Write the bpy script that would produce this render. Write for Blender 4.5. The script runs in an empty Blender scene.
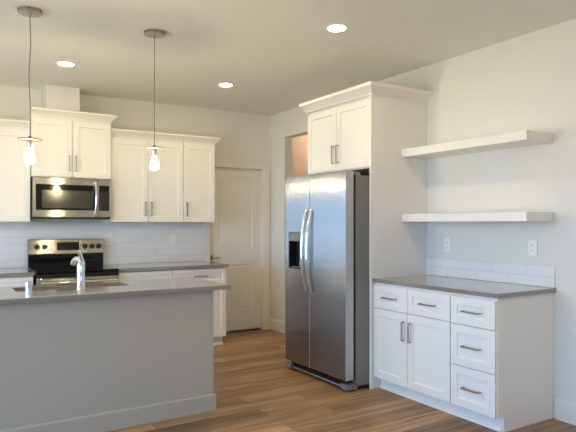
import bpy, bmesh, math, random
from mathutils import Vector, Matrix
random.seed(4)
S = bpy.context.scene
COL = S.collection
PI = math.pi

# ------------------------------------------------------------------ camera
cam_data = bpy.data.cameras.new('camera')
cam = bpy.data.objects.new('camera', cam_data); COL.objects.link(cam)
cam.location = (-3.699, -6.37, 1.367)
cam.rotation_euler = (PI/2, 0, -0.5572)
cam_data.sensor_width = 36.0
cam_data.lens = 568.52/576*36.0
cam_data.shift_y = 7.46/576
cam_data.clip_start = 0.05
S.camera = cam

# ------------------------------------------------------------------ light
S.view_settings.view_transform = 'Standard'
S.view_settings.look = 'None'
S.view_settings.gamma = 1.0
S.view_settings.use_curve_mapping = False
S.view_settings.exposure = -0.63
SKY = 18.0
CAN = 290.0
BULB = 450.0
HALL = 130.0
WARM = (1.0, 0.80, 0.44)
S.cycles.max_bounces = 12
S.cycles.diffuse_bounces = 6
S.cycles.sample_clamp_indirect = 6.0
S.cycles.caustics_reflective = False
S.cycles.caustics_refractive = False

world = bpy.data.worlds.new('sky'); S.world = world
world.use_nodes = True
nt = world.node_tree; nt.nodes.clear()
def N(tree, kind, **kw):
    n = tree.nodes.new(kind)
    for k, v in kw.items(): setattr(n, k, v)
    return n
tc = N(nt, 'ShaderNodeTexCoord')
sep = N(nt, 'ShaderNodeSeparateXYZ'); nt.links.new(tc.outputs['Generated'], sep.inputs[0])
mp = N(nt, 'ShaderNodeMapping'); mp.inputs['Scale'].default_value = (0.7, 0.7, 26)
nt.links.new(tc.outputs['Generated'], mp.inputs[0])
nz = N(nt, 'ShaderNodeTexNoise'); nz.inputs['Scale'].default_value = 1.3; nz.inputs['Detail'].default_value = 5
nt.links.new(mp.outputs[0], nz.inputs[0])
cr = N(nt, 'ShaderNodeValToRGB')
cr.color_ramp.elements[0].position = 0.40; cr.color_ramp.elements[0].color = (0.13, 0.36, 0.86, 1)
cr.color_ramp.elements[1].position = 0.60; cr.color_ramp.elements[1].color = (0.50, 0.76, 1.10, 1)
nt.links.new(nz.outputs[0], cr.inputs[0])
gr = N(nt, 'ShaderNodeValToRGB')          # far shore and water below the horizon, ground nearer
e = gr.color_ramp.elements
e[0].position = 0.0; e[0].color = (0.50, 0.51, 0.50, 1)
e[1].position = 0.462; e[1].color = (0.50, 0.51, 0.50, 1)
x = gr.color_ramp.elements.new(0.470); x.color = (0.36, 0.58, 0.92, 1)
x = gr.color_ramp.elements.new(0.497); x.color = (0.40, 0.62, 0.95, 1)
md = N(nt, 'ShaderNodeMath', operation='MULTIPLY_ADD'); md.inputs[1].default_value = 0.5; md.inputs[2].default_value = 0.5
nt.links.new(sep.outputs[2], md.inputs[0]); nt.links.new(md.outputs[0], gr.inputs[0])
gt = N(nt, 'ShaderNodeMath', operation='GREATER_THAN'); gt.inputs[1].default_value = 0.0
nt.links.new(sep.outputs[2], gt.inputs[0])
mx = N(nt, 'ShaderNodeMixRGB'); nt.links.new(gt.outputs[0], mx.inputs[0])
nt.links.new(gr.outputs[0], mx.inputs[1]); nt.links.new(cr.outputs[0], mx.inputs[2])
bg = N(nt, 'ShaderNodeBackground'); bg.inputs[1].default_value = SKY
nt.links.new(mx.outputs[0], bg.inputs[0])
wo = N(nt, 'ShaderNodeOutputWorld'); nt.links.new(bg.outputs[0], wo.inputs[0])

WINDOWS = [  # wall, along0, along1, z0, z1
    ('left', -6.2, -1.0, 0.06, 2.25),
    ('front', -4.4, -3.0, 1.0, 2.1),
]
XL, YF, H = -6.9, -9.2, 2.76
for w, a, b, z0, z1 in WINDOWS:          # sky portals fill each window opening
    l = bpy.data.lights.new('sky_portal', 'AREA'); l.shape = 'RECTANGLE'
    l.size = b-a; l.size_y = z1-z0
    l.cycles.is_portal = True
    o = bpy.data.objects.new('sky_portal', l); COL.objects.link(o)
    if w == 'left':
        o.location = (XL-0.02, (a+b)/2, (z0+z1)/2); o.rotation_euler = (PI/2, 0, -PI/2)
    else:
        o.location = ((a+b)/2, YF-0.02, (z0+z1)/2); o.rotation_euler = (PI/2, 0, PI)

# ------------------------------------------------------------------ materials
def srgb(r, g, b):
    f = lambda c: (c/255/12.92) if c/255 <= 0.04045 else ((c/255+0.055)/1.055)**2.4
    return (f(r), f(g), f(b), 1)
def mat(name, col, rough=0.5, metal=0.0, spec=0.5, var=0.04, scale=40, bump=0.0, emit=None, aniso=0.0, coat=0.0, turn=0.0, grain=0.0):
    m = bpy.data.materials.new(name); m.use_nodes = True
    t = m.node_tree; p = t.nodes['Principled BSDF']
    p.inputs['Roughness'].default_value = rough
    p.inputs['Metallic'].default_value = metal
    p.inputs['Specular IOR Level'].default_value = spec
    p.inputs['Coat Weight'].default_value = coat
    c = N(t, 'ShaderNodeTexCoord'); n = N(t, 'ShaderNodeTexNoise')
    n.inputs['Scale'].default_value = scale; n.inputs['Detail'].default_value = 3
    t.links.new(c.outputs['Object'], n.inputs[0])
    r = N(t, 'ShaderNodeValToRGB')
    r.color_ramp.elements[0].color = tuple(v*(1-var) for v in col[:3])+(1,)
    r.color_ramp.elements[1].color = tuple(min(1, v*(1+var)) for v in col[:3])+(1,)
    t.links.new(n.outputs[0], r.inputs[0]); t.links.new(r.outputs[0], p.inputs['Base Color'])
    if bump:
        b = N(t, 'ShaderNodeBump'); b.inputs['Strength'].default_value = bump; b.inputs['Distance'].default_value = 0.002
        t.links.new(n.outputs[0], b.inputs['Height']); t.links.new(b.outputs[0], p.inputs['Normal'])
    if emit:
        p.inputs['Emission Color'].default_value = tuple(emit[0])+(1,)
        p.inputs['Emission Strength'].default_value = emit[1]
    if aniso:
        p.inputs['Anisotropic'].default_value = aniso; p.inputs['Anisotropic Rotation'].default_value = turn
        tg = N(t, 'ShaderNodeTangent', direction_type='RADIAL', axis='Z')
        t.links.new(tg.outputs[0], p.inputs['Tangent'])
    if grain:      # fine upright brush lines: the normal wanders sideways from line to line
        ge = N(t, 'ShaderNodeNewGeometry'); wn = N(t, 'ShaderNodeTexWhiteNoise'); wn.noise_dimensions = '3D'
        sc = N(t, 'ShaderNodeVectorMath', operation='SCALE'); sc.inputs['Scale'].default_value = 7919.0
        t.links.new(ge.outputs['Position'], sc.inputs[0]); t.links.new(sc.outputs[0], wn.inputs['Vector'])
        ma = N(t, 'ShaderNodeMath', operation='MULTIPLY_ADD'); ma.inputs[1].default_value = 2*grain; ma.inputs[2].default_value = -grain
        t.links.new(wn.outputs['Value'], ma.inputs[0])
        cx = N(t, 'ShaderNodeVectorMath', operation='CROSS_PRODUCT'); cx.inputs[1].default_value = (0, 0, 1)
        t.links.new(ge.outputs['Normal'], cx.inputs[0])
        s2 = N(t, 'ShaderNodeVectorMath', operation='SCALE'); t.links.new(cx.outputs[0], s2.inputs[0]); t.links.new(ma.outputs[0], s2.inputs['Scale'])
        ad = N(t, 'ShaderNodeVectorMath', operation='ADD'); t.links.new(ge.outputs['Normal'], ad.inputs[0]); t.links.new(s2.outputs[0], ad.inputs[1])
        nm = N(t, 'ShaderNodeVectorMath', operation='NORMALIZE'); t.links.new(ad.outputs[0], nm.inputs[0])
        t.links.new(nm.outputs[0], p.inputs['Normal'])
    return m
M = {}
M['wall'] = mat('wall_paint', srgb(224, 222, 214), 0.55, spec=0.4, var=0.01, scale=120, bump=0.08)
M['ceiling'] = mat('ceiling_paint', srgb(232, 233, 226), 0.8, spec=0.2, var=0.01, scale=90, bump=0.15)
M['trim'] = mat('trim_paint', srgb(232, 228, 218), 0.3, var=0.01)
M['cab'] = mat('cabinet_paint', srgb(236, 233, 226), 0.32, var=0.01)
M['island'] = mat('island_paint', srgb(178, 172, 158), 0.4, var=0.01)
M['quartz'] = mat('quartz', srgb(136, 127, 116), 0.12, spec=0.9, var=0.12, scale=260, coat=0.6)
M['steel'] = mat('brushed_steel_upright', (0.32, 0.30, 0.27, 1), 0.25, 1.0, var=0.0, scale=14, aniso=1.0, grain=0.75)
M['steel_h'] = mat('brushed_steel_level', (0.50, 0.49, 0.47, 1), 0.26, 1.0, var=0.02, scale=14, aniso=1.0, turn=0.25)
M['steel_plain'] = mat('satin_steel', (0.62, 0.60, 0.57, 1), 0.28, 1.0, var=0.03)
M['chrome'] = mat('chrome', (0.85, 0.85, 0.86, 1), 0.07, 1.0, var=0.0)
M['nickel'] = mat('brushed_nickel', (0.42, 0.39, 0.34, 1), 0.30, 1.0, var=0.05, scale=80)
M['casegrey'] = mat('grey_enamel', srgb(120, 119, 114), 0.45, var=0.04, scale=300, bump=0.1)
M['silver'] = mat('silver_enamel', srgb(178, 180, 178), 0.35, 0.3, var=0.02)
M['disc'] = mat('aged_nickel', (0.19, 0.175, 0.16, 1), 0.5, 1.0, var=0.06, scale=60)
M['display'] = mat('display_black', srgb(10, 10, 11), 0.3, spec=0.12, var=0.0)
M['dark'] = mat('black_plastic', srgb(22, 22, 23), 0.35, var=0.1)
M['blackglass'] = mat('black_glass', srgb(8, 8, 9), 0.06, var=0.0)
M['mesh'] = mat('screened_window', srgb(64, 60, 56), 0.15, var=0.1, scale=900)
M['grey'] = mat('grey_plastic', srgb(120, 122, 124), 0.35, var=0.03)
M['midgrey'] = mat('light_grey_plastic', srgb(150, 156, 162), 0.3, var=0.03)
M['white'] = mat('white_plastic', srgb(240, 240, 238), 0.3, var=0.0)
M['glyph'] = mat('panel_marking', srgb(150, 155, 160), 0.4, var=0.0)
M['cord'] = mat('cord_sleeve', srgb(120, 112, 98), 0.5, var=0.1)
M['bulb'] = mat('lit_bulb', (1, .9, .8, 1), 0.2, emit=((1.0, 0.82, 0.46), BULB))
M['lens'] = mat('lit_lens', (1, .9, .8, 1), 0.4, emit=(WARM, CAN))
M['hall'] = mat('hall_lens', (1, .9, .8, 1), 0.4, emit=((1.0, 0.60, 0.38), HALL))
M['frame'] = mat('window_vinyl', srgb(240, 240, 240), 0.4, var=0.0)

def swizzle(t, a, b):
    c = N(t, 'ShaderNodeTexCoord'); s = N(t, 'ShaderNodeSeparateXYZ'); k = N(t, 'ShaderNodeCombineXYZ')
    t.links.new(c.outputs['Object'], s.inputs[0])
    t.links.new(s.outputs[a], k.inputs[0]); t.links.new(s.outputs[b], k.inputs[1])
    return k
def tile_mat(name, a, w, h, zoff, xoff=0.0):
    m = bpy.data.materials.new(name); m.use_nodes = True
    t = m.node_tree; p = t.nodes['Principled BSDF']; p.inputs['Roughness'].default_value = 0.12
    k = swizzle(t, a, 2)
    mp = N(t, 'ShaderNodeMapping'); mp.inputs['Location'].default_value = (xoff, -zoff, 0)
    t.links.new(k.outputs[0], mp.inputs[0])
    b = N(t, 'ShaderNodeTexBrick'); b.offset = 0.5
    b.inputs['Scale'].default_value = 1.0
    b.inputs['Brick Width'].default_value = w; b.inputs['Row Height'].default_value = h
    b.inputs['Mortar Size'].default_value = 0.0022; b.inputs['Mortar Smooth'].default_value = 0.4
    b.inputs['Color1'].default_value = srgb(236, 236, 234); b.inputs['Color2'].default_value = srgb(230, 231, 230)
    b.inputs['Mortar'].default_value = srgb(212, 212, 209)
    t.links.new(mp.outputs[0], b.inputs[0]); t.links.new(b.outputs['Color'], p.inputs['Base Color'])
    iv = N(t, 'ShaderNodeMath', operation='SUBTRACT'); iv.inputs[0].default_value = 1.0
    t.links.new(b.outputs['Fac'], iv.inputs[1])
    bp = N(t, 'ShaderNodeBump'); bp.inputs['Strength'].default_value = 0.5; bp.inputs['Distance'].default_value = 0.002
    t.links.new(iv.outputs[0], bp.inputs['Height']); t.links.new(bp.outputs[0], p.inputs['Normal'])
    return m
M['tile_x'] = tile_mat('white_subway_tile', 0, 0.305, 0.0775, 0.916)
M['tile_y'] = tile_mat('white_subway_tile_side', 1, 0.305, 0.0765, 0.914, 0.10)

def floor_mat():
    m = bpy.data.materials.new('oak_vinyl_plank'); m.use_nodes = True
    t = m.node_tree; p = t.nodes['Principled BSDF']; p.inputs['Roughness'].default_value = 0.42
    p.inputs['Specular IOR Level'].default_value = 0.35
    c = N(t, 'ShaderNodeTexCoord')
    b = N(t, 'ShaderNodeTexBrick'); b.offset = 0.37; b.offset_frequency = 2; b.squash = 1.0
    b.inputs['Scale'].default_value = 1.0
    b.inputs['Brick Width'].default_value = 1.22; b.inputs['Row Height'].default_value = 0.18
    b.inputs['Mortar Size'].default_value = 0.0018; b.inputs['Mortar Smooth'].default_value = 0.2
    b.inputs['Color1'].default_value = (0, 0, 0, 1); b.inputs['Color2'].default_value = (1, 1, 1, 1)
    b.inputs['Mortar'].default_value = (0.5, 0.5, 0.5, 1)
    t.links.new(c.outputs['Object'], b.inputs[0])
    # grain: noise stretched along the plank, shifted per plank
    mp = N(t, 'ShaderNodeMapping'); mp.inputs['Scale'].default_value = (0.8, 17.0, 1.0)
    t.links.new(c.outputs['Object'], mp.inputs[0])
    sh = N(t, 'ShaderNodeMixRGB', blend_type='ADD'); sh.inputs[0].default_value = 1.0
    sc = N(t, 'ShaderNodeMixRGB', blend_type='MULTIPLY'); sc.inputs[0].default_value = 1.0; sc.inputs[2].default_value = (7, 3, 5, 1)
    t.links.new(b.outputs['Color'], sc.inputs[1])
    t.links.new(mp.outputs[0], sh.inputs[1]); t.links.new(sc.outputs[0], sh.inputs[2])
    n = N(t, 'ShaderNodeTexNoise'); n.inputs['Scale'].default_value = 1.6; n.inputs['Detail'].default_value = 6; n.inputs['Roughness'].default_value = 0.62
    n.inputs['Distortion'].default_value = 0.5
    t.links.new(sh.outputs[0], n.inputs[0])
    r = N(t, 'ShaderNodeValToRGB'); e = r.color_ramp.elements
    e[0].position = 0.30; e[0].color = srgb(120, 91, 67)
    e[1].position = 0.70; e[1].color = srgb(196, 163, 127)
    q = e.new(0.5); q.color = srgb(164, 131, 98)
    t.links.new(n.outputs[0], r.inputs[0])
    tn = N(t, 'ShaderNodeValToRGB'); tn.color_ramp.elements[0].color = (0.52, 0.49, 0.47, 1); tn.color_ramp.elements[1].color = (1.12, 1.09, 1.05, 1)
    t.links.new(b.outputs['Color'], tn.inputs[0])
    mu = N(t, 'ShaderNodeMixRGB', blend_type='MULTIPLY'); mu.inputs[0].default_value = 1.0
    t.links.new(r.outputs[0], mu.inputs[1]); t.links.new(tn.outputs[0], mu.inputs[2])
    gm = N(t, 'ShaderNodeMixRGB'); gm.inputs[2].default_value = srgb(86, 64, 46)
    t.links.new(b.outputs['Fac'], gm.inputs[0]); t.links.new(mu.outputs[0], gm.inputs[1])
    t.links.new(gm.outputs[0], p.inputs['Base Color'])
    bp = N(t, 'ShaderNodeBump'); bp.inputs['Strength'].default_value = 0.12; bp.inputs['Distance'].default_value = 0.002
    t.links.new(n.outputs[0], bp.inputs['Height']); t.links.new(bp.outputs[0], p.inputs['Normal'])
    return m
M['floor'] = floor_mat()

def pane_mat():
    m = bpy.data.materials.new('window_glass'); m.use_nodes = True
    t = m.node_tree; t.nodes.clear()
    tr = N(t, 'ShaderNodeBsdfTransparent'); gl = N(t, 'ShaderNodeBsdfGlossy'); gl.inputs['Roughness'].default_value = 0.02
    mx = N(t, 'ShaderNodeMixShader'); mx.inputs[0].default_value = 0.06
    o = N(t, 'ShaderNodeOutputMaterial')
    t.links.new(tr.outputs[0], mx.inputs[1]); t.links.new(gl.outputs[0], mx.inputs[2]); t.links.new(mx.outputs[0], o.inputs[0])
    return m
M['pane'] = pane_mat()

# ------------------------------------------------------------------ mesh helpers
class MB:
    def __init__(s): s.bm = bmesh.new()
    def box(s, x0, x1, y0, y1, z0, z1, bev=0.0):
        x0, x1 = sorted((x0, x1)); y0, y1 = sorted((y0, y1)); z0, z1 = sorted((z0, z1))
        t = bmesh.new()
        bmesh.ops.create_cube(t, size=1)
        for v in t.verts:
            v.co = Vector((x0+(v.co.x+.5)*(x1-x0), y0+(v.co.y+.5)*(y1-y0), z0+(v.co.z+.5)*(z1-z0)))
        if bev: bmesh.ops.bevel(t, geom=t.edges[:], offset=bev, segments=2, affect='EDGES', profile=0.5)
        s._add(t); return s
    def _add(s, t):
        me = bpy.data.meshes.new('tmp'); t.to_mesh(me); t.free(); s.bm.from_mesh(me); bpy.data.meshes.remove(me)
    def prism(s, pts, axis, a, b):
        """closed polygon pts (2D) extruded along axis from a to b"""
        def P(p, k):
            return Vector({'x': (k, p[0], p[1]), 'y': (p[0], k, p[1]), 'z': (p[0], p[1], k)}[axis])
        A = [s.bm.verts.new(P(p, a)) for p in pts]; B = [s.bm.verts.new(P(p, b)) for p in pts]
        n = len(pts)
        for i in range(n): s.bm.faces.new((A[i], A[(i+1) % n], B[(i+1) % n], B[i]))
        s.bm.faces.new(A); s.bm.faces.new(B[::-1]); return s
    def lathe(s, prof, c=(0, 0, 0), axis='z', seg=28):
        """profile of (radius, height) about an axis through c"""
        rings = []
        for r, h in prof:
            ring = []
            for i in range(seg):
                a = 2*PI*i/seg; u, v = r*math.cos(a), r*math.sin(a)
                q = {'z': (u, v, h), 'y': (u, h, v), 'x': (h, u, v)}[axis]
                ring.append(s.bm.verts.new((c[0]+q[0], c[1]+q[1], c[2]+q[2])))
            rings.append(ring)
        for A, B in zip(rings, rings[1:]):
            for i in range(seg): s.bm.faces.new((A[i], A[(i+1) % seg], B[(i+1) % seg], B[i]))
        s.bm.faces.new(rings[0][::-1]); s.bm.faces.new(rings[-1]); return s
    def tube(s, pts, rad, seg=12, flat=1.0):
        pts = [Vector(p) for p in pts]; rad = rad if isinstance(rad, (list, tuple)) else [rad]*len(pts)
        rings = []; prev = None
        for i, p in enumerate(pts):
            d = (pts[min(i+1, len(pts)-1)]-pts[max(i-1, 0)]).normalized()
            up = prev if prev is not None else (Vector((1, 0, 0)) if abs(d.x) < .9 else Vector((0, 1, 0)))
            u = (up-d*up.dot(d)).normalized(); v = d.cross(u); prev = u
            rings.append([s.bm.verts.new(p+(u*math.cos(2*PI*k/seg)+v*math.sin(2*PI*k/seg)*flat)*rad[i]) for k in range(seg)])
        for A, B in zip(rings, rings[1:]):
            for i in range(seg): s.bm.faces.new((A[i], A[(i+1) % seg], B[(i+1) % seg], B[i]))
        s.bm.faces.new(rings[0][::-1]); s.bm.faces.new(rings[-1]); return s
    def panel(s, x0, x1, z0, z1, yf, th, panels, prof):
        """slab facing -y with recessed panels; prof = list of (inset, depth) steps"""
        bm = s.bm
        xs = sorted({x0, x1} | {round(v, 5) for p in panels for v in (p[0], p[2])})
        zs = sorted({z0, z1} | {round(v, 5) for p in panels for v in (p[1], p[3])})
        V = lambda x, y, z: bm.verts.new((x, y, z))
        def loop(a, b, c, d, y): return [V(a, y, c), V(b, y, c), V(b, y, d), V(a, y, d)]
        def bridge(A, B):
            for i in range(4): bm.faces.new((A[i], A[(i+1) % 4], B[(i+1) % 4], B[i]))
        ch = 0.0015
        for i in range(len(xs)-1):
            for j in range(len(zs)-1):
                a, b, c, d = xs[i], xs[i+1], zs[j], zs[j+1]
                hit = [p for p in panels if p[0]-1e-4 <= a and b <= p[2]+1e-4 and p[1]-1e-4 <= c and d <= p[3]+1e-4]
                aa, bb = (a+ch if a == x0 else a), (b-ch if b == x1 else b)
                cc, dd = (c+ch if c == z0 else c), (d-ch if d == z1 else d)
                if not hit:
                    bm.faces.new(loop(aa, bb, cc, dd, yf))
                else:
                    A = loop(a, b, c, d, yf)
                    for ins, dep in prof:
                        B = loop(a+ins, b-ins, c+ins, d-ins, yf+dep); bridge(A, B); A = B
                    bm.faces.new(A)
        O = loop(x0+ch, x1-ch, z0+ch, z1-ch, yf); P = loop(x0, x1, z0, z1, yf+ch); Q = loop(x0, x1, z0, z1, yf+th)
        bridge(O, P); bridge(P, Q); bm.faces.new(Q[::-1])
        bmesh.ops.remove_doubles(bm, verts=bm.verts[:], dist=1e-5)
        return s
    def out(s, name, m, parent=None, smooth=False):
        bmesh.ops.recalc_face_normals(s.bm, faces=s.bm.faces[:])
        me = bpy.data.meshes.new(name); s.bm.to_mesh(me); s.bm.free()
        me.materials.append(M[m] if isinstance(m, str) else m)
        if smooth:
            for p in me.polygons: p.use_smooth = True
            try: me.set_sharp_from_angle(angle=math.radians(35))
            except Exception: pass
        o = bpy.data.objects.new(name, me); COL.objects.link(o)
        if parent: o.parent = parent
        return o
def tag(o, label, cat, group=None):
    o['label'] = label; o['category'] = cat
    if group: o['group'] = group
    return o
def thing(name, label, cat, loc=(0, 0, 0), rz=0.0, group=None):
    o = bpy.data.objects.new(name, None); COL.objects.link(o)
    o.empty_display_size = 0.1
    o.location = loc; o.rotation_euler = (0, 0, rz)
    return tag(o, label, cat, group)
def struct(o): o['kind'] = 'structure'; return o
def sempty(name, loc=(0, 0, 0)):
    o = bpy.data.objects.new(name, None); COL.objects.link(o); o.location = loc
    return struct(o)
def copy_tree(o, parent=None):
    c = o.copy(); COL.objects.link(c)
    if parent: c.parent = parent
    for ch in list(o.children): copy_tree(ch, c)
    return c
GAP = 0.0015
RR = -PI/2        # things against the right wall: local x runs toward the camera, local -y into the room

# ------------------------------------------------------------------ the shell
DX0, DX1, DZ = -0.850, -0.112, 2.068          # pantry door
OY0, OY1, OZ = -1.27, -0.35, 2.441            # cased opening in right wall
MB().box(XL-.3, 1.6, YF-.3, .3, -.1, 0).out('floor', 'floor')
struct(bpy.data.objects['floor'])
struct(MB().box(XL-.3, 1.6, YF-.3, .3, H, H+.1).out('ceiling', 'ceiling'))
b = MB(); b.box(XL-.15, DX0, 0, .13, 0, H).box(DX1, 1.45, 0, .13, 0, H).box(DX0, DX1, 0, .13, DZ, H)
struct(b.out('wall_back', 'wall'))
b = MB(); b.box(0, .12, OY1, 0, 0, H).box(0, .12, YF, OY0, 0, H).box(0, .12, OY0, OY1, OZ, H)
struct(b.out('wall_right', 'wall'))
def holed(x0, x1, holes, make):
    """strip of wall from x0 to x1 with window holes"""
    c = x0
    for a, bb, z0, z1 in holes:
        make(c, a, 0, H); make(a, bb, 0, z0); make(a, bb, z1, H); c = bb
    make(c, x1, 0, H)
b = MB(); holed(YF-.15, 0, [(w[1], w[2], w[3], w[4]) for w in WINDOWS if w[0] == 'left'], lambda p, q, z0, z1: b.box(XL-.15, XL, p, q, z0, z1))
struct(b.out('wall_left', 'wall'))
b = MB(); holed(XL, 0, [(w[1], w[2], w[3], w[4]) for w in WINDOWS if w[0] == 'front'], lambda p, q, z0, z1: b.box(p, q, YF-.15, YF, z0, z1))
struct(b.out('wall_front', 'wall'))
struct(MB().box(1.3, 1.42, -3.0, 0, 0, H).out('wall_hall', 'wall'))
struct(MB().box(-1.3, .12, .13, .2, 0, H).out('pantry_light_stop', 'wall'))  # unseen slab close behind the pantry door, added to block light under it
struct(MB().box(.12, 1.3, -3.1, -3.0, 0, H).out('wall_hall_end', 'wall'))
for k, (w, a, bb, z0, z1) in enumerate(WINDOWS):
    r = sempty('window_%d' % (k+1), (XL-.07, a, z0) if w == 'left' else (a, YF-.07, z0))
    if w == 'left': r.rotation_euler = (0, 0, PI/2)
    L = bb-a; hh = z1-z0; n = 3 if w == 'left' else 2
    f = MB(); t = .045
    f.box(0, L, -.03, .03, 0, t).box(0, L, -.03, .03, hh-t, hh).box(0, t, -.03, .03, 0, hh).box(L-t, L, -.03, .03, 0, hh)
    for i in range(1, n): f.box(L*i/n-t/2, L*i/n+t/2, -.03, .03, 0, hh)
    f.out('window_frame', 'frame', r)
    MB().box(t, L-t, -.003, .003, t, hh-t).out('pane', 'pane', r)
# baseboards
BBH = .145
def bb_prof(): return [(0, 0), (-.014, 0), (-.014, BBH-.012), (-.006, BBH), (0, BBH)]
struct(MB().prism(bb_prof(), 'y', 0, OY1).out('baseboard_right', 'trim'))
struct(MB().prism(bb_prof(), 'y', -3.985, YF).out('baseboard_side', 'trim'))
struct(MB().prism([(p[0]+1.3, p[1]) for p in bb_prof()], 'y', -3.0, 0).out('baseboard_hall', 'trim'))
# pantry door with its jamb, casing and lever
d = sempty('door_1', (0, 0, 0))
s = MB(); s.panel(DX0+.005, DX1-.005, .024, DZ-.008, .048, .04,
        [(-.715, .273, -.240, .851), (-.715, 1.054, -.240, 1.950)],
        [(.006, .007), (.022, .009), (.034, .002), (.036, .002)])
s.out('door_slab', 'trim', d)
c = MB(); cw = .075
c.box(DX0-cw, DX0-.004, -.016, 0, 0, DZ, .003).box(DX1+.004, DX1+cw+.02, -.016, 0, 0, DZ, .003)
c.out('casing', 'trim', d)
MB().box(DX0-.004, DX1+.004, -.005, 0, DZ-.002, DZ+cw, .002).out('head_casing', 'wall', d)
c = MB(); c.box(DX0-.004, DX0+.003, -.006, .125, 0, DZ).box(DX1-.003, DX1+.004, -.006, .125, 0, DZ).box(DX0, DX1, -.006, .125, DZ-.006, DZ+.002)
c.out('jamb', 'trim', d)
h = MB(); h.box(-.838, -.782, .039, .048, .918, .974, .002).lathe([(.010, .006), (.010, .040)], (-.810, 0, .946), 'y', 16)
h.box(-.822, -.705, -.002, .010, .937, .954, .003)
h.out('door_lever', 'nickel', d)
# drywall-boxed duct above the microwave cabinet
tag(MB().box(-2.74, -2.424, -.28, -GAP, 2.50, H-.0015, .002).out('duct_chase', 'wall'),
    'pale boxed duct cover rising from the cabinet over the microwave to the ceiling', 'duct cover')

# ------------------------------------------------------------------ cabinet parts
RAIL = .058
SHAKER = [(.003, .009), (.004, .009)]
def pull(parent, x, z, yf, length, vertical):
    b = MB(); t = .011; o = .032; q = length/2
    if vertical:
        b.box(x-t/2, x+t/2, yf-o, yf-o+t*.8, z-q, z+q, .0015)
        for s_ in (-1, 1): b.box(x-t/2, x+t/2, yf-o+t*.6, yf, z+s_*(q-t/2)-t/2, z+s_*(q-t/2)+t/2)
    else:
        b.box(x-q, x+q, yf-o, yf-o+t*.8, z-t/2, z+t/2, .0015)
        for s_ in (-1, 1): b.box(x+s_*(q-t/2)-t/2, x+s_*(q-t/2)+t/2, yf-o+t*.6, yf, z-t/2, z+t/2)
    return b.out('handle', 'nickel', parent)
def front(name, parent, x0, x1, z0, z1, yf, rail=RAIL, m='cab'):
    b = MB(); b.panel(x0, x1, z0, z1, yf, .019, [(x0+rail, z0+rail, x1-rail, z1-rail)], SHAKER)
    return b.out(name, m, parent)
def crown_part(parent, x0, x1, ydepth, z, left=True, right=True, proj=.055, hgt=.075, name='crown_moulding'):
    """stepped cove crown along the front and mitred round the open ends"""
    prof = [(0, 0), (.008, 0), (.010, .010), (proj*.35, .022), (proj*.75, .048), (proj*.97, .056), (proj, .058), (proj, hgt), (0, hgt)]
    b = MB(); bm = b.bm
    path = []
    if left: path.append(((x0, 0), (-left, 0)))
    path.append(((x0, ydepth), (-left if left else 0, -1)))
    path.append(((x1, ydepth), (1 if right else 0, -1)))
    if right: path.append(((x1, 0), (1, 0)))
    R = []
    for (px, py), (nx, ny) in path:
        R.append([bm.verts.new((px+nx*o, py+ny*o, z+h_)) for o, h_ in prof])
    n = len(prof)
    for A, B in zip(R, R[1:]):
        for i in range(n): bm.faces.new((A[i], A[(i+1) % n], B[(i+1) % n], B[i]))
    bm.faces.new(R[0]); bm.faces.new(R[-1][::-1])
    return b.out(name, 'cab', parent)

def upper(label, x0, x1, z0, z1, depth, doors, crown=(True, True), door_z=None, pulls=None, over=0.0):
    w = x1-x0
    t = thing('upper_cabinet', label, 'cabinet', (x0, -GAP, z0))
    MB().box(0.001, w-.001, -depth, 0, 0, z1-z0, .001).out('cabinet_box', 'cab', t)
    yf = -depth-.020; hh = z1-z0
    g = .0025
    for k, (a, b_, hx) in enumerate(doors):
        dr = front('door', t, a+g, b_-g, .004, hh-.022, yf)
        pull(dr, hx, .145, yf, .155, True)
    crown_part(t, 0, w, -depth-.004, hh-.004, crown[0], crown[1])
    return t
def base_box(t, w, depth, toe=.07, toeh=.105, top=.882):
    """carcass with a recessed toe kick"""
    b = MB(); b.prism([(0, toeh), (-depth, toeh), (-depth, top), (0, top)], 'x', .001, w-.001)
    b.out('cabinet_box', 'cab', t)
    b = MB(); b.box(.001, w-.001, -depth+toe, -depth+toe+.018, 0, toeh)
    b.out('toe_kick', 'cab', t)
    b = MB(); b.prism([(-depth+toe, 0), (-depth+toe-.014, 0), (-depth+toe-.010, .016), (-depth+toe, .022)], 'x', .001, w-.001)
    b.out('shoe_moulding', 'cab', t)

# ------------------------------------------------------------------ kitchen wall: upper cabinets
UZ0, UZ1 = 1.380, 2.290
upper('white two-door wall cabinet at the left edge, left of the microwave cabinet', -3.680, -2.896, UZ0, UZ1, .305,
      [(0, .392, .392-.035), (.392, .784, .392+.035)], (True, False))
upper('raised white two-door wall cabinet directly above the microwave', -2.894, -2.128, 1.826, 2.424, .335,
      [(0, .383, .383-.032), (.383, .766, .383+.032)], (False, True))
upper('wide white two-door wall cabinet right of the microwave, behind the right pendant', -2.126, -1.318, UZ0, UZ1, .305,
      [(0, .404, .404-.032), (.404, .808, .404+.032)], (False, False))
upper('narrow white one-door wall cabinet at the end of the run by the pantry door', -1.316, -.930, UZ0, UZ1, .305,
      [(0, .386, .036)], (False, True))

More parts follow.
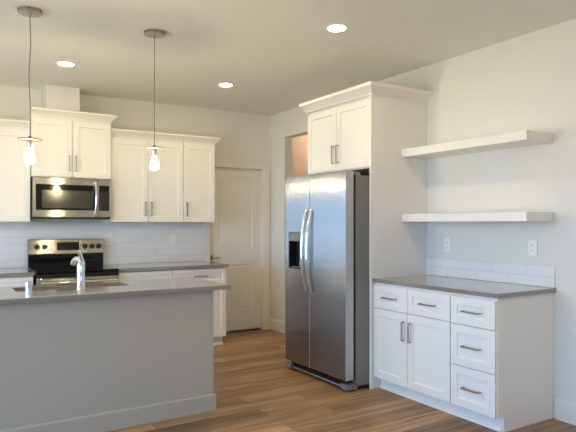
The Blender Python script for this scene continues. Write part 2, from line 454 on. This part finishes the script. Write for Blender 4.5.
# ------------------------------------------------------------------ kitchen wall: base cabinets and counters
t = thing('base_cabinet', 'white base cabinet left of the range, under the counter stub at the left edge', 'cabinet', (-3.680, -GAP, 0))
base_box(t, .770, .59)
for a, b_ in ((0, .385), (.385, .770)):
    dw = front('drawer', t, a+.002, b_-.002, .70, .868, -.611, .04); pull(dw, (a+b_)/2, .784, -.611, .155, False)
    dr = front('door', t, a+.002, b_-.002, .110, .695, -.611); pull(dr, .385+(.035 if a else -.035), .60, -.611, .155, True)
t = thing('base_cabinet', 'wide white base cabinet right of the range, mostly hidden behind the island', 'cabinet', (-2.122, -GAP, 0))
base_box(t, .572, .59)
dw = front('drawer', t, .002, .570, .70, .868, -.611, .04); pull(dw, .286, .784, -.611, .155, False)
for a, b_, hx in ((0, .286, .286-.035), (.286, .572, .286+.035)):
    dr = front('door', t, a+.002, b_-.002, .110, .695, -.611); pull(dr, hx, .60, -.611, .155, True)
t = thing('base_cabinet', 'white base cabinet with one drawer at the run end beside the pantry door', 'cabinet', (-1.548, -GAP, 0))
base_box(t, .624, .59)
dw = front('drawer', t, .002, .622, .70, .868, -.611, .04); pull(dw, .312, .795, -.611, .155, False)
for a, b_, hx in ((0, .312, .312-.035), (.312, .624, .312+.035)):
    dr = front('door', t, a+.002, b_-.002, .110, .695, -.611); pull(dr, hx, .60, -.611, .155, True)
tag(MB().box(-3.69, -2.902, -.640, -GAP, .883, .915, .003).out('countertop', 'quartz'),
    'short grey quartz countertop left of the range', 'countertop')
tag(MB().box(-2.122, -.905, -.640, -GAP, .883, .915, .003).out('countertop', 'quartz'),
    'grey quartz countertop along the back wall right of the range', 'countertop')
tag(MB().box(-3.69, -.928, -.010, -GAP, .916, 1.379).out('backsplash', 'tile_x'),
    'white subway tile backsplash behind the range under the wall cabinets', 'backsplash')

def outlet(label, loc, rz, gang_switch=False):
    t = thing('wall_outlet', label, 'outlet', loc, rz, 'white wall outlet plates')
    MB().box(-.036, .036, -.006, 0, -.058, .058, .002).out('cover_plate', 'white', t)
    for s_ in (-1, 1):
        r = MB(); r.lathe([(.0165, -.0085), (.0165, -.005)], (0, 0, s_*.0195), 'y', 20); r = r.out('receptacle', 'white', t)
        q = MB()
        for k in (-1, 1): q.box(k*.0065-.0012, k*.0065+.0012, -.0089, -.0080, s_*.0195-.001, s_*.0195+.008)
        q.lathe([(.0022, -.0089), (.0022, -.0080)], (0, 0, s_*.0195-.007), 'y', 8)
        q.out('slots', 'dark', r)
    return t
outlet('white outlet on the tile backsplash near the pantry door, under the narrow cabinet', (-1.325, -.0105, 1.180), 0)
outlet('white outlet on the tile backsplash just right of the range controls', (-2.070, -.0105, 1.185), 0)
outlet('white outlet on the right wall under the shelf, the one near the fridge panel', (-GAP, -2.997, 1.186), RR)
outlet('white outlet on the right wall under the shelf, nearer the open end', (-GAP, -3.803, 1.188), RR)

# ------------------------------------------------------------------ range
t = thing('range', 'stainless freestanding electric range with black glass top and rear knobs', 'stove', (-2.892, 0, 0))
W = .762
MB().box(.003, W-.003, -.630, -.025, .03, .885).out('body', 'dark', t)
for a in (.05, W-.05):
    for q in (-.58, -.08): MB().lathe([(.018, 0), (.018, .031)], (a, q, 0), 'z', 10).out('foot', 'dark', t)
MB().box(0, W, -.655, -.070, .886, .918, .005).out('cooktop', 'blackglass', t)
bg_ = MB(); bg_.box(.008, W-.008, -.070, -.013, .886, 1.050).out('backguard_lower', 'blackglass', t)
cp = MB(); cp.prism([(-.013, 1.046), (-.083, 1.046), (-.086, 1.054), (-.066, 1.198), (-.058, 1.204), (-.013, 1.204)], 'x', .004, W-.004)
cp = cp.out('control_panel', 'steel_h', t)
tl = math.atan2(.020, .144)
def on_panel(z): return -.086+.020*(z-1.054)/.144
for kx in (.088, .163, .562, .634, .704):
    k = MB(); k.lathe([(.0275, -.001), (.0275, -.006), (.025, -.010), (.022, -.026), (.018, -.028)], (0, 0, 0), 'y', 24)
    k.box(-.003, .003, -.032, -.020, -.018, .018, .001)
    k = k.out('knob', 'dark', cp, True); k.location = (kx, on_panel(1.125), 1.125); k.rotation_euler = (-tl, 0, 0)
dp = MB(); dp.box(-.112, .112, -.004, .002, -.042, .042, .001); dp = dp.out('display', 'display', cp)
dp.location = (.392, on_panel(1.128), 1.128); dp.rotation_euler = (-tl, 0, 0)
g = MB()
for r_ in range(3):
    for c_ in range(9):
        if r_ == 2 and 3 <= c_ <= 5: continue
        g.box(-.095+c_*.0235-.003, -.095+c_*.0235+.003, -.0044, -.0038, -.026+r_*.022-.001, -.026+r_*.022+.001)
g.out('key_markings', 'grey', dp)
od = MB(); od.panel(.004, W-.004, .235, .850, -.668, .036, [(.10, .33, W-.10, .70)], [(.004, .004), (.006, .004)])
od = od.out('oven_door', 'steel_h', t)
MB().box(.108, W-.108, -.6655, -.660, .338, .692).out('oven_window', 'blackglass', od)
hb = MB(); hb.tube([(.030, -.722, .808), (W-.030, -.722, .808)], .017, 14)
for a in (.06, W-.06): hb.box(a-.012, a+.012, -.720, -.667, .797, .819, .003)
hb.out('handle', 'chrome', od, True)
MB().box(.004, W-.004, -.662, -.632, .853, .884, .002).out('vent_trim', 'dark', t)
sd = MB(); sd.box(.004, W-.004, -.664, -.632, .035, .228, .004).out('storage_drawer', 'steel_h', t)

# ------------------------------------------------------------------ microwave
t = thing('microwave', 'stainless over-the-range microwave with black glass front and curved handle', 'microwave', (-2.889, -GAP, 1.414))
W, Hm = .750, .408
MB().box(0, W, -.372, -.012, .006, Hm, .002).out('body', 'dark', t)
MB().box(.01, W-.01, -.392, -.05, -.004, .008).out('vent_panel', 'dark', t)
dr = MB(); dr.panel(.002, .622, .016, Hm-.004, -.402, .028, [(.026, .083, .616, .340)], [(.001, .004), (.002, .004)])
dr = dr.out('door', 'steel_h', t)
MB().box(.030, .612, -.4000, -.397, .086, .337).out('door_glass', 'blackglass', dr)
MB().box(.085, .560, -.4012, -.3985, .105, .280).out('window', 'mesh', dr)
hp = [(.590, -.402, .030)]+[(.590, -.418-.030*math.sin(PI*i/12), .036+.335*i/12) for i in range(13)]+[(.590, -.402, .377)]
MB().tube(hp, [.010]+[.0125]*13+[.010], 12).out('handle', 'chrome', dr, True)
kp = MB(); kp.box(.624, W-.002, -.402, -.372, .016, Hm-.004, .002); kp = kp.out('control_panel', 'steel_h', t)
kg = MB(); kg.box(.628, W-.022, -.4045, -.401, .083, .340); kg = kg.out('keypad', 'blackglass', kp)
g = MB()
for r_ in range(8):
    for c_ in range(3): g.box(.648+c_*.030-.007, .648+c_*.030+.007, -.4055, -.4042, .104+r_*.024-.003, .104+r_*.024+.003)
g.out('key_markings', 'grey', kg)

# ------------------------------------------------------------------ island
IX0, IX1 = -4.05, -1.963
t = thing('kitchen_island', 'pale grey painted island base with skirting, in the left foreground', 'island', (0, 0, 0))
b = MB().box(IX0+.016, IX1-.010, -2.535, -1.925, .105, .66)
ISL = b, t
MB().box(IX0, IX1, -2.545, -2.527, 0, .883, .001).out('back_panel', 'island', t)
MB().box(IX1-.018, IX1+.003, -2.548, -1.90, 0, .883, .001).out('end_panel', 'island', t)
b = MB(); b.prism([(-2.545, 0), (-2.560, 0), (-2.560, .112), (-2.554, .120), (-2.545, .120)], 'x', IX0, IX1+.018)
b.out('skirting', 'island', t)
b = MB(); b.prism([(IX1, 0), (IX1+.018, 0), (IX1+.018, .112), (IX1+.012, .120), (IX1, .120)], 'y', -2.548, -1.90)
b.out('end_skirting', 'island', t)
MB().box(IX0+.05, IX1-.02, -2.50, -1.99, 0, .11).out('toe_kick', 'island', t)
n = 4; wv = (IX1-.02-IX0-.02)/n
for i in range(n):
    a = IX0+.02+i*wv
    b = MB(); b.panel(-a-wv+.002, -a-.002, .11, .868, 1.905, .019, [(-a-wv+.06, .17, -a-.06, .808)], SHAKER)
    dr = b.out('door', 'island', t); dr.rotation_euler = (0, 0, PI)
SX0, SX1, SY0, SY1 = -3.235, -2.475, -2.215, -1.945
b = MB(); cx0, cx1, cy0, cy1 = -4.12, -1.844, -2.598, -1.865
def ring_slab(b, outer, inner, z0, z1):
    bm = b.bm
    def sq(r, z): return [bm.verts.new((r[0], r[2], z)), bm.verts.new((r[1], r[2], z)), bm.verts.new((r[1], r[3], z)), bm.verts.new((r[0], r[3], z))]
    c = .003
    o1 = sq((outer[0]+c, outer[1]-c, outer[2]+c, outer[3]-c), z1); o2 = sq(outer, z1-c); o3 = sq(outer, z0)
    i1 = sq(inner, z1); i2 = sq(inner, z0)
    for A, B in ((o1, o2), (o2, o3), (o3, i2), (i2, i1), (i1, o1)):
        for i in range(4): bm.faces.new((A[i], A[(i+1) % 4], B[(i+1) % 4], B[i]))
ring_slab(b, (cx0, cx1, cy0, cy1), (SX0, SX1, SY0, SY1), .884, .914)
ring_slab(ISL[0], (IX0+.016, IX1-.010, -2.535, -1.925), (-3.30, -2.40, -2.26, -1.930), .66, .883)
ISL[0].out('island_body', 'island', ISL[1])
tag(b.out('countertop', 'quartz'), 'long polished grey quartz countertop on the island around the sink', 'countertop')
# sink hung under the cut-out
t = thing('kitchen_sink', 'stainless undermount sink set in the island countertop', 'sink', ((SX0+SX1)/2, (SY0+SY1)/2, .70))
b = MB(); bm = b.bm
hw, hd = (SX1-SX0)/2+.004, (SY1-SY0)/2+.004
def rr(w_, d_, z, r=.03, k=5):
    o = []
    for sx, sy, a0 in ((1, 1, 0), (-1, 1, PI/2), (-1, -1, PI), (1, -1, 1.5*PI)):
        for i in range(k):
            a = a0+PI/2*i/(k-1); o.append(bm.verts.new((sx*(w_-r)+r*math.cos(a), sy*(d_-r)+r*math.sin(a), z)))
    return o
L = [rr(hw+.02, hd+.008, .1835), rr(hw, hd, .1835), rr(hw-.004, hd-.004, .02), rr(hw-.02, hd-.02, .004), rr(hw-.02, hd-.02, 0), rr(hw, hd, .015), rr(hw+.004, hd+.004, .180), rr(hw+.02, hd+.008, .180)]
for A, B in zip(L, L[1:]+L[:1]):
    for i in range(len(A)):
        if A is L[3]: continue
        bm.faces.new((A[i], A[(i+1) % len(A)], B[(i+1) % len(A)], B[i]))
bm.faces.new(L[3]); bm.faces.new(L[4][::-1])
b.out('basin', 'steel_plain', t)
MB().lathe([(.04, .0045), (.04, .007), (.03, .007), (.025, .0055)], (0, 0, 0), 'z', 20).out('drain', 'chrome', t)
# faucet
FX, FY = -2.835, -2.275
t = thing('faucet', 'chrome single-lever faucet standing behind the island sink', 'faucet', (FX, FY, .9145))
b = MB(); b.lathe([(.031, 0), (.031, .006), (.0275, .012), (.0265, .10), (.0265, .165), (.024, .176), (.016, .182)], (0, 0, 0), 'z', 28)
b.out('body', 'chrome', t, True)
sp = [(0, .004, .150), (.002, .014, .178), (.005, .030, .196), (-.006, .052, .202), (-.012, .074, .202), (-.018, .092, .195), (-.024, .106, .182), (-.027, .116, .166)]
MB().tube(sp, [.023, .022, .021, .020, .0195, .020, .021, .020], 16).out('spout', 'chrome', t, True)
lv = MB(); lv.tube([(.012, -.004, .165), (.008, -.008, .190), (-.002, -.012, .225), (-.014, -.016, .252), (-.019, -.018, .264)], [.017, .013, .011, .0145, .012], 14)
lv.out('lever', 'chrome', t, True)
t = thing('soap_dispenser', 'short chrome cylinder cap beside the island sink, left of the faucet', 'dispenser', (-3.172, -2.318, .9145))
b = MB(); b.lathe([(.024, 0), (.024, .004), (.0215, .006), (.0215, .044), (.023, .046), (.023, .068), (.020, .071)], (0, 0, 0), 'z', 24).out('cap', 'chrome', t, True)

# ------------------------------------------------------------------ refrigerator
FY0 = -1.806
t = thing('refrigerator', 'large stainless side-by-side refrigerator with ice dispenser in its left door', 'refrigerator', (0, FY0, 0), RR)
W = .925
MB().box(.016, W-.004, -.774, -.06, .035, 1.762, .004).out('case', 'casegrey', t)
ft, fb = 1.795, .092
def sides(o):      # the door edges are plain silver enamel, only the faces are brushed
    o.data.materials.append(M['silver'])
    for p in o.data.polygons:
        if abs(p.normal.x) > .7 or abs(p.normal.z) > .7: p.material_index = 1
fd = MB(); fd.panel(.002, .403, fb, ft, -.885, .085, [(.066, .950, .278, 1.288)], [(.002, .072), (.003, .072)])
fd = fd.out('freezer_door', 'steel', t); sides(fd)
rd = MB(); rd.box(.407, W-.002, -.885, -.800, fb, ft, .006); rd = rd.out('fridge_door', 'steel', t); sides(rd)
MB().box(.03, W-.03, -.802, -.770, fb+.02, 1.745).out('door_gasket', 'dark', t)
# dispenser in the freezer door
b = MB()
b.box(.069, .077, -.886, -.816, .953, 1.285).box(.267, .275, -.886, -.816, .953, 1.285).box(.077, .267, -.886, -.816, .953, .963).box(.077, .267, -.818, -.814, .963, 1.285)
dsp = b.out('dispenser_recess', 'dark', fd)
b = MB(); b.box(.072, .272, -.890, -.830, 1.205, 1.284, .003); b.out('dispenser_controls', 'grey', dsp)
b = MB(); b.box(.062, .068, -.888, -.880, .944, 1.292).box(.276, .282, -.888, -.880, .944, 1.292).box(.062, .282, -.888, -.880, 1.286, 1.292).box(.062, .282, -.888, -.880, .944, .952)
b.out('dispenser_bezel', 'steel_plain', dsp)
b = MB(); b.prism([(-.850, .985), (-.842, .985), (-.822, 1.150), (-.830, 1.150)], 'x', .190, .232); b.out('dispenser_paddle', 'white', dsp)
MB().box(.090, .254, -.880, -.824, .962, .970).out('drip_tray', 'grey', dsp)
for hx, par in ((.374, fd), (.450, rd)):
    pts = []; rad = []
    for i in range(19):
        a = i/18; z = .765+.72*a
        pts.append((hx, -.885-.008-.054*math.sin(PI*a)**.75, z)); rad.append(.0135+.003*math.sin(PI*a))
    MB().tube(pts, rad, 14).out('handle', 'chrome', par, True)
b = MB(); b.box(.05, W-.05, -.845, -.770, .030, .088); gl_ = b.out('kick_grille', 'dark', t)
b = MB()
for i in range(24): b.box(.09+i*.031, .09+i*.031+.012, -.851, -.844, .050, .078)
b.out('grille_slots', 'dark', gl_)
MB().box(.085, W-.085, -.856, -.845, .024, .034, .002).out('kick_strip', 'midgrey', t)
for a in (.004, W-.084):
    b = MB(); b.prism([(a, -.872), (a+.08, -.872), (a+.08, -.760), (a, -.760)], 'z', .014, .060); b.out('foot_cover', 'grey', t)
for a in (.06, W-.06):
    MB().box(a-.05, a+.05, -.845, -.720, 1.7620, 1.790, .006).out('hinge_cover', 'grey', t)
for a in (.06, W-.06):
    for q in (-.72, -.14): MB().lathe([(.022, 0), (.022, .036)], (a, q, 0), 'z', 12).out('roller', 'dark', t)

# ------------------------------------------------------------------ fridge surround
CY0, CY1 = -1.790, -2.752
t = thing('fridge_cabinet', 'tall white fridge surround: two-door cabinet over the fridge with full-height side panel', 'cabinet', (-GAP, CY0, 0), RR)
W = CY0-CY1
MB().box(.022, W-.022, -.600, -.002, 1.832, 2.440, .001).out('cabinet_box', 'cab', t)
MB().box(W-.022, W, -.636, 0, 0, 2.440, .001).out('side_panel', 'cab', t)
MB().box(0, .022, -.600, 0, 0, 2.440, .001).out('far_panel', 'cab', t)
xm = .462
for a, b_, hx in ((.004, xm-.002, xm-.034), (xm+.002, W-.026, xm+.034)):
    dr = front('door', t, a, b_, 1.842, 2.412, -.620); pull(dr, hx, 1.842+.145, -.620, .165, True)
crown_part(t, 0, W, -.628, 2.434, .4, True, .075, .084)

# ------------------------------------------------------------------ sideboard by the right wall
SB0 = -2.756
t = thing('base_cabinet', 'white base cabinet beside the fridge panel with two drawers over two doors', 'cabinet', (-GAP, SB0, 0), RR)
W1 = .825; D = .597
base_box(t, W1, D, .062, .100, .882)
yf = -D-.020
for a, b_ in ((.006, .398), (.402, W1-.004)):
    dw = front('drawer', t, a, b_, .678, .862, yf, .048); pull(dw, (a+b_)/2, .770, yf, .150, False)
    dr = front('door', t, a, b_, .104, .672, yf)
    pull(dr, .398-.034 if a < .1 else .402+.034, .535, yf, .152, True)
t = thing('base_cabinet', 'white three-drawer base cabinet at the open end of the sideboard run', 'cabinet', (-GAP, SB0-W1, 0), RR)
W2 = 3.962-2.756-W1
base_box(t, W2-.018, D, .062, .100, .882)
b = MB(); b.prism([(0, 0), (-D+.062, 0), (-D+.062, .100), (-D, .100), (-D, .882), (0, .882)], 'x', W2-.018, W2)
b.out('end_panel', 'cab', t)
MB().box(W2-.001, W2+.004, -.018, 0, .0, .882).out('scribe_strip', 'cab', t)
for z0, z1 in ((.674, .862), (.388, .668), (.104, .382)):
    dw = front('drawer', t, .004, W2-.006, z0, z1, yf, .055); pull(dw, (W2)/2, (z0+z1)/2, yf, .150, False)
tag(MB().box(-.627, -GAP, -3.982, -2.754, .884, .914, .003).out('countertop', 'quartz'),
    'grey quartz countertop on the white cabinets by the right wall', 'countertop')
tag(MB().box(-.011, -GAP, -3.978, -2.754, .915, 1.067, .001).out('backsplash', 'tile_y'),
    'low two-row white tile backsplash on the right wall above the sideboard counter', 'backsplash')
G = 'floating shelves on the right wall'
tag(MB().box(-.300, -GAP, -3.962, -2.754, 1.934, 2.000, .002).out('floating_shelf', 'cab'), 'upper thick white floating shelf on the right wall', 'shelf', G)
tag(MB().box(-.300, -GAP, -3.962, -2.754, 1.382, 1.446, .002).out('floating_shelf', 'cab'), 'lower thick white floating shelf, just above the wall outlets', 'shelf', G)

# ------------------------------------------------------------------ lights on the ceiling
def can(label, x, y):
    t = thing('recessed_light', label, 'light', (x, y, H), 0, 'lit recessed ceiling lights')
    MB().lathe([(.062, -.001), (.062, -.006), (.078, -.007), (.084, -.004), (.084, -.001)], (0, 0, 0), 'z', 32).out('trim_ring', 'white', t, True)
    MB().lathe([(.061, -.008), (.060, -.0055)], (0, 0, 0), 'z', 32).out('lens', 'lens', t)
    return t
can('lit recessed ceiling light at the left, between the two pendants', -2.722, -1.144)
can('lit recessed ceiling light in the middle, nearest the pantry door', -1.213, -1.203)
can('lit recessed ceiling light nearest the fridge cabinet and the camera', -1.266, -3.123)
can('unseen ceiling light over the left end of the kitchen run, added to brighten the back wall', -4.23, -1.10)  # unseen lamp continuing the row, added to lift the back of the kitchen
can('unseen ceiling light past the open end of the sideboard, added to brighten its end panel', -1.266, -5.06)  # out-of-view lamp added on the grid to light the sideboard end panel
can('lit recessed ceiling light behind the camera on the right', -1.266, -7.0)
can('lit recessed ceiling light behind the camera on the left', -4.2, -7.0)
t = thing('ceiling_light', 'warm lit ceiling light in the hall behind the opening', 'light', (.85, -.36, H))
MB().lathe([(.12, -.001), (.12, -.02), (.09, -.022)], (0, 0, 0), 'z', 24).out('base_plate', 'white', t)
MB().lathe([(.085, -.0225), (.085, -.05), (.05, -.065), (.01, -.07)], (0, 0, 0), 'z', 24).out('diffuser', 'hall', t, True)

def pendant(label, x, y, wav):
    t = thing('pendant_light', label, 'pendant light', (x, y, H), 0, 'pendant lights over the island')
    cn = MB(); cn.lathe([(.070, 0), (.076, -.003), (.076, -.020), (.071, -.024), (.012, -.026), (.007, -.034)], (0, 0, 0), 'z', 36)
    cn = cn.out('canopy', 'nickel', t, True)
    for a in range(6):
        MB().lathe([(.0045, -.001), (.0045, .003)], (0, 0, 0), 'z', 8).out('screw', 'dark', cn)
        o = [c_ for c_ in cn.children][-1]; th = a*PI/3+.3
        o.location = (.0765*math.cos(th), .0765*math.sin(th), -.011); o.rotation_euler = (0, PI/2, th)
    pts = []
    for i in range(25):
        a = i/24; pts.append((wav*math.sin(a*9.0)*(1-a)*a*4+0, 0, -.030-(.80)*a))
    MB().tube(pts, .0028, 8).out('cord', 'cord', t, True)
    MB().lathe([(.006, -.822), (.010, -.832), (.010, -.838), (.074, -.842), (.075, -.846), (.074, -.849), (.016, -.850)], (0, 0, 0), 'z', 40).out('disc_shade', 'disc', t, True)
    MB().lathe([(.0155, -.8502), (.0165, -.855), (.0165, -.898), (.0140, -.902)], (0, 0, 0), 'z', 20).out('socket', 'steel_plain', t, True)
    MB().lathe([(.0125, -.9022), (.014, -.912), (.020, -.930), (.030, -.952), (.033, -.970), (.030, -.988), (.018, -1.001), (.004, -1.006)], (0, 0, 0), 'z', 24).out('bulb', 'bulb', t, True)
    return t
pendant('lit bare-bulb pendant with flat nickel disc at the left, on a wavy cord', -3.166, -2.330, .006)
pendant('lit bare-bulb pendant with flat nickel disc at the right, on a straight cord', -2.336, -2.345, .0015)
